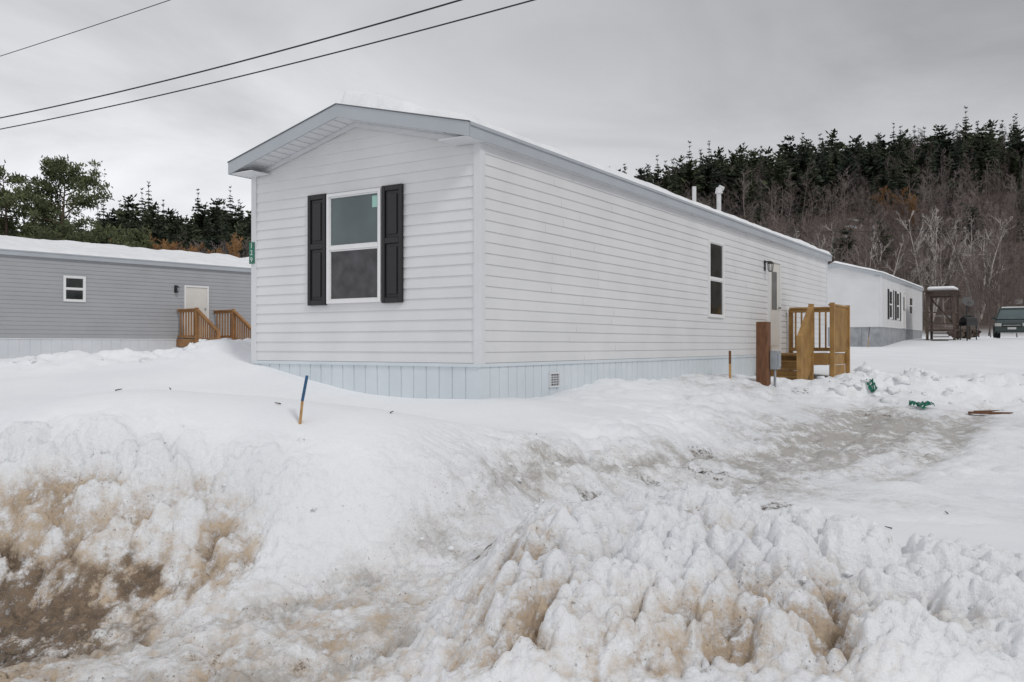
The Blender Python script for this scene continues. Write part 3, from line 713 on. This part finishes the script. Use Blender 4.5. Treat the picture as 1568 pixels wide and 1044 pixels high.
# ------------------------------------------------------------ wires
def wire(A,B,ext,sag,r,mat=M['wire']):
    A=Vector(A);B=Vector(B);d=B-A
    cu=bpy.data.curves.new('overhead_wire','CURVE');cu.dimensions='3D';cu.bevel_depth=r
    sp=cu.splines.new('POLY');N_=60;sp.points.add(N_-1)
    for i in range(N_):
        t=-ext+(1+2*ext)*i/(N_-1)
        p=A+d*t;p.z+=sag*((t-.5)**2-.25)*4
        sp.points[i].co=(*p,1)
    ob=bpy.data.objects.new('overhead_wire',cu);COL.objects.link(ob);cu.materials.append(mat)
wire((-11.8,20,6.84),(-.86,13.6,7.0),1.6,.10,.014)
wire((-11.8,20,6.58),(.3,13,6.77),1.5,.10,.012)
wire((-11.8,20,8.27),(-6.77,17,8.35),3,.01,.008)
wire((15,60,11.0),(36,60,11.5),1.5,.1,.012)
wire((15,60,9.4),(36,60,9.75),1.5,.1,.012)

# ------------------------------------------------------------ trees
def seg(V,Q,p,q,r0,r1,k=3):
    d=(q-p).normalized();a=d.orthogonal().normalized();b_=d.cross(a);i=len(V)
    for e,r in((p,r0),(q,r1)):
        for j in range(k):
            t=6.283*j/k;V.append(tuple(e+(a*math.cos(t)+b_*math.sin(t))*r))
    for j in range(k): Q.append((i+j,i+(j+1)%k,i+k+(j+1)%k,i+k+j))
def rv(s=1): return Vector((random.gauss(0,s),random.gauss(0,s),random.gauss(0,s)))
def bare_variant(H=10,nb=13,sub=5,tw=3,rt=.13,spread=.35,trunks=1,up=.7,mint=.012):
    V=[];Q=[]
    for tk in range(trunks):
        p=Vector((random.gauss(0,.15),random.gauss(0,.15),0)) if trunks>1 else Vector((0,0,0))
        dirn=(Vector((0,0,1))+Vector((random.gauss(0,1),random.gauss(0,1),0))*(.28 if trunks>1 else .06)).normalized()
        pts=[p];n_=7
        for i in range(n_):
            dirn=(dirn+rv(.07)+Vector((0,0,.05))).normalized();pts.append(pts[-1]+dirn*H/n_)
        rad=[rt*(1-i/(n_+.4)) for i in range(n_+1)]
        for i in range(n_): seg(V,Q,pts[i],pts[i+1],rad[i],rad[i+1],4)
        for j in range(nb):
            t=.22+.78*(j+random.random())/nb;t=min(t,.99);f=t*n_;i=int(f);f-=i
            s=pts[i].lerp(pts[i+1],f);a=random.random()*6.283
            d=Vector((math.cos(a),math.sin(a),up+random.gauss(0,.2))).normalized()
            l=H*spread*(1.15-t*.75)*random.uniform(.6,1.1);r=rad[i]*.45
            q=s
            for kk in range(3):
                d=(d+rv(.13)+Vector((0,0,.12))).normalized();q2=q+d*l/3
                r2=r*.7;seg(V,Q,q,q2,max(r,mint),max(r2,mint));
                for u in range(sub if kk else sub//2):
                    s2=q.lerp(q2,random.random());d2=(d+rv(.5)+Vector((0,0,.25))).normalized();l2=l*random.uniform(.2,.45)
                    e2=s2+d2*l2;seg(V,Q,s2,e2,max(r2*.5,mint),mint*.8)
                    for w in range(tw):
                        s3=s2.lerp(e2,random.uniform(.3,1));seg(V,Q,s3,s3+(d2+rv(.45)).normalized()*l2*.6,mint*.9,mint*.5)
                q=q2;r=r2
    return np.array(V),np.array(Q)
def conifer_variant(H=12,W_=2.4,levels=20,pine=False):
    V=[];Q=[]
    seg(V,Q,Vector((0,0,0)),Vector((0,0,H*.96)),.16,.03,4)
    zb=H*(.3 if pine else .1)
    for i in range(levels):
        t=(i+random.random()*.7)/levels
        z=zb+(H-zb)*t
        R=max(.38,W_*((1-t)**.8 if not pine else (math.sin(math.pi*min(1,.25+t*.72))**.7)*.9+.1))
        nbr=random.randint(6,8)
        a0=random.random()*6
        for k in range(nbr):
            if pine and random.random()<.25: continue
            a=a0+6.283*k/nbr+random.gauss(0,.2);l=max(.3,R*random.uniform(.55,1.15))
            dx,dy=math.cos(a),math.sin(a);dr=random.uniform(-.35,.0) if not pine else random.uniform(-.05,.3)
            if t>.85: dr=random.uniform(.2,.9)
            p0=Vector((0,0,z));
            for m in range(2):
                f0,f1=[.0,.5][m],[.6,1.05][m]
                wd=max(.1,l*[.26,.22][m]*random.uniform(.7,1.2))
                c0=p0+Vector((dx*l*f0,dy*l*f0,dr*l*f0+random.gauss(0,.05)));c1=p0+Vector((dx*l*f1,dy*l*f1,dr*l*f1+random.gauss(0,.08)))
                mid=(c0+c1)/2;sd=Vector((-dy,dx,random.gauss(0,.5)))*wd
                ii=len(V);V+= [tuple(c0),tuple(mid+sd+Vector((0,0,-.1*l))),tuple(c1),tuple(mid-sd+Vector((0,0,-.1*l)))];Q.append((ii,ii+1,ii+2,ii+3))
                ii=len(V);hh=Vector((0,0,wd*.8));V+= [tuple(c0),tuple(mid-hh),tuple(c1),tuple(mid+hh*.6)];Q.append((ii,ii+1,ii+2,ii+3))
    return np.array(V),np.array(Q)
def scatter(name,variants,pts,mat,smin,smax,tint=(0,1)):
    Vs=[];Qs=[];Ts=[];off=0
    X=np.array([p[0] for p in pts]);Y=np.array([p[1] for p in pts]);Z=ground_z(X,Y,False)
    for i in range(len(pts)):
        V,Q=variants[random.randrange(len(variants))]
        s=random.uniform(smin,smax)*(pts[i][2] if len(pts[i])>2 else 1);a=random.random()*6.283;c,sn=math.cos(a),math.sin(a)
        v=V@np.array([[c,sn,0],[-sn,c,0],[0,0,1]])*np.array([s,s,s*random.uniform(.9,1.1)])+np.array([X[i],Y[i],Z[i]-.2])
        Vs.append(v);Qs.append(Q+off);off+=len(v);Ts.append(np.full(len(v),random.uniform(*tint)))
    return quadmesh(name,np.concatenate(Vs),np.concatenate(Qs),mat,False,{'tint':np.concatenate(Ts)})
bv=[bare_variant(H=random.uniform(9,12),nb=11,sub=4,tw=2,mint=.018) for _ in range(6)]
cv=[conifer_variant(random.uniform(10,13),random.uniform(1.8,2.6),18) for _ in range(5)]+[conifer_variant(11,2.8,14,True) for _ in range(4)]
pts=[]
while len(pts)<820:
    y=random.uniform(95,212);x=random.uniform(-.08*y,.68*y)
    dens=.05+.95*float(sstep(130,166,np.array([y+50*(vnoise(np.array([x]),np.array([y]),24,8)[0]-.5)]))[0])
    if random.random()<dens: pts.append((x,y,1.0 if y>150 else .8))
for i in range(420):
    y=random.uniform(100,205);pts.append((random.uniform(-.68,-.2)*y,y,.95 if y>150 else .8))
scatter('conifer_forest',cv,pts,M['conifer'],.55,1.05)
pts=[]
while len(pts)<820:
    y=random.uniform(80,195);x=random.uniform(-.05*y,.68*y)
    if random.random()<1-.58*sstep(132,165,np.array([y]))[0]: pts.append((x,y))
for i in range(80):
    y=random.uniform(68,92);pts.append((random.uniform(-.40,-.24)*y,y,.85))
scatter('bare_forest',bv,pts,M['bare'],.6,.95)
wv=[bare_variant(H=7,nb=16,sub=6,tw=4,rt=.08,spread=.35,trunks=2,up=1.1,mint=.024) for _ in range(3)]
pts=[(random.uniform(-31,-22.5),random.uniform(63,72)) for _ in range(38)]
scatter('willow_thicket',wv,pts,M['orange'],.74,1.08)
scatter('willow_thicket',wv,[(29.5,100,1.1),(31,102),(33,101),(57,128,1.3),(59,126,1.1),(24,104)],M['orange'],.9,1.1,(.0,.4))
for (x,y,h) in [(42,87,11),(36,86,9),(47.5,88,10),(33,92,9)]:
    V,Q=bare_variant(H=h,nb=9,sub=3,tw=2,rt=.17,spread=.3,trunks=4,up=.9,mint=.025)
    V=V+np.array([x,y,gz(x,y)-.2]);quadmesh('birch_tree',V,Q,M['birch'])
pts=[(random.uniform(27,60),random.uniform(66,80)) for _ in range(40)]
scatter('bare_saplings',bv,pts,M['bare'],.35,.7,(0,.35))
def pine(name,x,y,H,R,nl=46,zmin=.16):
    z=gz(x,y);E=empty(name,(x,y,z))
    V=[];Q=[];nV=[];nQ=[];T=[]
    pts=[Vector((0,0,-.3))];d=Vector((0,0,1))
    for i in range(9): d=(d+Vector((random.gauss(0,.03),random.gauss(0,.03),0))).normalized();pts.append(pts[-1]+d*H/9)
    for i in range(9): seg(V,Q,pts[i],pts[i+1],.24*(1-i/9.3),.24*(1-(i+1)/9.3),8)
    def clump(c,r,n_):
        tn=random.random()
        for _ in range(n_):
            o=rv(.42)*r;o.z*=.5;p=c+o;dd=(rv(1)+Vector((0,0,.6))).normalized();l=random.uniform(.12,.28);s=dd.orthogonal().normalized()*.045
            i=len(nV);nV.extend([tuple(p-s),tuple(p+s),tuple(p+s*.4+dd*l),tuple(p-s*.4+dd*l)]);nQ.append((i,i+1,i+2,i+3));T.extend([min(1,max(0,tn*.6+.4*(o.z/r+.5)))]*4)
    for j in range(nl):
        t=zmin+(1-zmin)*(j/nl);f=t*9;i=min(8,int(f));s=pts[i].lerp(pts[i+1],f-i);a=random.random()*6.283
        l=R*(1.0-.62*max(0,(t-.55))/.45)*random.uniform(.45,1.12)
        d=Vector((math.cos(a),math.sin(a),random.uniform(.0,.5))).normalized();q=s;
        for kk in range(4):
            d=(d+rv(.12)+Vector((0,0,.06))).normalized();q2=q+d*l/4;seg(V,Q,q,q2,.05*(1-kk/5),.05*(1-(kk+1)/5),4)
            if kk>=1:
                clump(q2,.62,44)
                q3=q2+(d+rv(.8)).normalized()*l*.25;seg(V,Q,q2,q3,.02,.01,3);clump(q3,.48,32)
            q=q2
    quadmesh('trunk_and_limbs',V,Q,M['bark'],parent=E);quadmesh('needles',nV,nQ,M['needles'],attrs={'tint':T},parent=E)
pine('pine_tree',-29.0,55,11.4,4.2,64)
pine('pine_tree',-32.6,56,11.0,3.0,44)
pine('pine_tree',-28.5,63,7.8,3.2,34)

# ------------------------------------------------------------ right background items
E=empty('parked_car',(28.9,50,gz(28.9,50)+.05),math.radians(-122));E.scale=(1.05,1.05,1.08)
prof=[(-2.2,.28),(-2.25,.8),(-2.15,1.0),(-1.4,1.03),(.75,.98),(1.9,.86),(2.18,.72),(2.22,.28)]
b=MB()
def loft(B,prof,wf):
    n_=len(prof)
    i=len(B.v)
    for s in(-1,1):
        for (x,z) in prof: B.v.append((x,s*wf(x,z),z))
    for k in range(n_): B.f.append((i+k,i+(k+1)%n_,i+n_+(k+1)%n_,i+n_+k))
    B.f.append(tuple(i+k for k in range(n_)));B.f.append(tuple(i+n_+k for k in reversed(range(n_))))
loft(b,prof,lambda x,z:.88 if abs(x)<1.9 else .80);b.make('body',M['carpaint'],E,.06)
b=MB();loft(b,[(-1.75,1.0),(-1.25,1.52),(.15,1.54),(.95,.98)],lambda x,z:.80 if z<1.2 else .64);b.make('cabin_glass',M['glass_up'],E,.02)
b=MB();loft(b,[(-1.32,1.51),(-1.2,1.58),(.1,1.59),(.22,1.52)],lambda x,z:.67);
for s in(-1,1):
    b.beam((.95,s*.80,.99),(.18,s*.65,1.53),.07,.07);b.beam((-1.75,s*.80,1.0),(-1.25,s*.65,1.52),.1,.08);b.beam((-.4,s*.81,1.0),(-.45,s*.66,1.53),.07,.07)
    b.box(.6,.78,min(s*.86,s*1.02),max(s*.86,s*1.02),.98,1.10)
b.make('roof',M['carpaint'],E,.02)
b=MB()
for x in(-1.35,1.38):
    for s in(-1,1): b.cyl((x,s*.70,.32),(x,s*.90,.32),.33,n=20)
b.make('tires',M['tire'],E,.02)
b=MB()
for x in(-1.35,1.38):
    for s in(-1,1): b.cyl((x,s*.895,.32),(x,s*.91,.32),.2,n=16)
b.box(2.20,2.235,-.4,.4,.62,.64);b.box(2.221,2.24,-.2,.2,.42,.53);b.make('trim',M['chrome'],E)
b=MB();b.box(2.1,2.23,.48,.80,.58,.74);b.box(2.1,2.23,-.80,-.48,.58,.74);b.make('headlamps',M['lamp'],E,.02)
b=MB();b.box(2.17,2.232,-.45,.45,.55,.61);b.make('grille',M['dark'],E)
b=MB();b.box(-1.2,.05,-.58,.58,1.595,1.66);b.make('roof_snow',M['snow'],E,.03)
E=empty('wooden_porch',(22.3,46.6,0),ANG);g=1.7
b=MB();X1=1.7
for x in(0,X1):
    for y in(0,-1.3): b.box(x-.06,x+.06,y-.06,y+.06,g-.4,4.35)
b.box(-.1,X1+.1,-1.4,.1,2.35,2.43)
for x in(0,X1): b.box(x-.04,x+.04,-1.45,.1,4.2,4.35)
for y in(0,-1.3): b.box(-.2,X1+.2,y-.04,y+.04,4.352,4.45)
for z in(2.7,3.3): b.box(0,X1,-1.33,-1.28,z,z+.07);b.box(-.02,.03,-1.3,0,z+.001,z+.071)
for k in range(3): b.box(-.3-.28*k,-.02-.28*k,-1.1,-.3,2.2-.2*k,2.25-.2*k)
b.beam((0,-1.3,2.5),(.9,-1.3,4.2),.04,.08);b.beam((X1,-1.3,2.5),(X1,0,4.1),.04,.08)
for k in range(8): b.box(.1+.2*k,.14+.2*k,-1.31,-1.29,2.43,3.3)
b.make('frame',M['oldwood'],E)
b=MB();b.box(-.3,X1+.3,-1.5,.2,4.455,4.50);b.make('roof_boards',M['oldwood'],E)
b=MB();b.box(-.1,X1-.1,-1.35,.0,4.503,4.72);b.make('roof_snow',M['snow'],E,.1)
E=empty('satellite_dish',(23.6,45,0),0)
b=MB();b.cyl((0,0,1.5),(0,0,3.8),.03);b.cyl((0,-.02,3.8),(0,-.10,3.85),.08,.30,20);b.cyl((0,-.1,3.85),(0,-.45,3.7),.012);b.make('dish',M['lantern'],E)
E=empty('barbecue_grill',(24.3,46.2,gz(24.3,46.2)),.4)
b=MB();b.box(-.4,.4,-.25,.25,.75,.95);b.cyl((-.4,0,.97),(.4,0,.97),.24,n=16);b.box(.42,.75,-.2,.2,.88,.92)
for x in(-.35,.35):
    for y in(-.2,.2): b.box(x-.02,x+.02,y-.02,y+.02,0,.75)
b.make('grill_body',M['lantern'],E)
E=empty('mailbox',(25.0,47.5,gz(25.0,47.5)),.3)
b=MB();b.box(-.05,.05,-.05,.05,-.2,1.1);b.make('mailbox_post',M['oldwood'],E)
b=MB();b.box(-.12,.12,-.26,.26,1.1,1.22);b.cyl((0,-.26,1.22),(0,.26,1.22),.12,n=16);b.make('mailbox_shell',M['lantern'],E,.005)
E=empty('firewood_pile',(26.3,50.5,gz(26.3,50.5)),.2)
b=MB()
for k in range(46):
    r_=random.uniform(.07,.12);cx_=random.uniform(-.9,.9);cz_=random.uniform(.05,.55)*(1-.3*abs(cx_))
    b.cyl((cx_,-.25+random.uniform(-.05,.05),cz_),(cx_,.25,cz_),r_,n=7)
b.make('logs',M['oldwood'],E)

# ------------------------------------------------------------ sky, light, camera
w=bpy.data.worlds.new('World');scene.world=w;w.use_nodes=True
nt=w.node_tree;N=nt.nodes;L=nt.links;bg=N['Background'];bg.inputs['Strength'].default_value=.1
sk=N.new('ShaderNodeTexSky');sk.sky_type='NISHITA';sk.sun_disc=False
sdir=Vector((.45,-.60,.70)).normalized()
sk.sun_elevation=math.asin(sdir.z);sk.sun_rotation=math.atan2(sdir.x,sdir.y)
tc=N.new('ShaderNodeTexCoord');sp=N.new('ShaderNodeSeparateXYZ');L.new(tc.outputs['Generated'],sp.inputs[0])
def mth(op,a,b_=None):
    q=N.new('ShaderNodeMath');q.operation=op
    for i,v in enumerate((a,b_)):
        if v is None: continue
        if isinstance(v,(int,float)): q.inputs[i].default_value=v
        else: L.new(v,q.inputs[i])
    return q.outputs[0]
zc_=mth('ADD',mth('MAXIMUM',sp.outputs['Z'],0),.10)
cx=mth('DIVIDE',sp.outputs['X'],zc_);cy=mth('DIVIDE',sp.outputs['Y'],zc_)
cb=N.new('ShaderNodeCombineXYZ');L.new(cx,cb.inputs[0]);L.new(cy,cb.inputs[1])
n1=N.new('ShaderNodeTexNoise');n1.inputs['Scale'].default_value=.8;n1.inputs['Detail'].default_value=6;n1.inputs['Roughness'].default_value=.55;n1.inputs['Distortion'].default_value=.6
L.new(cb.outputs[0],n1.inputs['Vector'])
v=mth('ADD',.55,mth('MULTIPLY',sp.outputs['X'],-.30))
v=mth('ADD',v,mth('MULTIPLY',mth('MAXIMUM',mth('SUBTRACT',.34,sp.outputs['Z']),0),1.1))
v=mth('ADD',v,mth('MULTIPLY',mth('MAXIMUM',mth('MULTIPLY',sp.outputs['Y'],-1),0),.04))
v=mth('MULTIPLY',v,mth('ADD',.50,mth('MULTIPLY',n1.outputs['Fac'],1.0)))
v=mth('MULTIPLY',v,10)
cc=N.new('ShaderNodeVectorMath');cc.operation='SCALE';cc.inputs[0].default_value=(.98,.99,1.02);L.new(v,cc.inputs['Scale'])
mx=N.new('ShaderNodeMix');mx.data_type='RGBA';mx.inputs[0].default_value=.95
L.new(sk.outputs[0],mx.inputs[6]);L.new(cc.outputs[0],mx.inputs[7]);L.new(mx.outputs[2],bg.inputs['Color'])
sun=bpy.data.lights.new('sun','SUN');sun.energy=1.1;sun.angle=math.radians(12);sun.color=(1,.98,.95)
so=bpy.data.objects.new('sun',sun);COL.objects.link(so);so.rotation_euler=sdir.to_track_quat('Z','Y').to_euler()
cam=bpy.data.cameras.new('camera');cam.sensor_width=36;cam.lens=30.51;cam.clip_end=4000;cam.clip_start=.05
co=bpy.data.objects.new('camera',cam);COL.objects.link(co);co.location=(0,0,1.6);co.rotation_euler=(math.radians(90.26),0,0)
scene.camera=co
scene.view_settings.view_transform='Standard';scene.view_settings.look='None';scene.view_settings.exposure=0
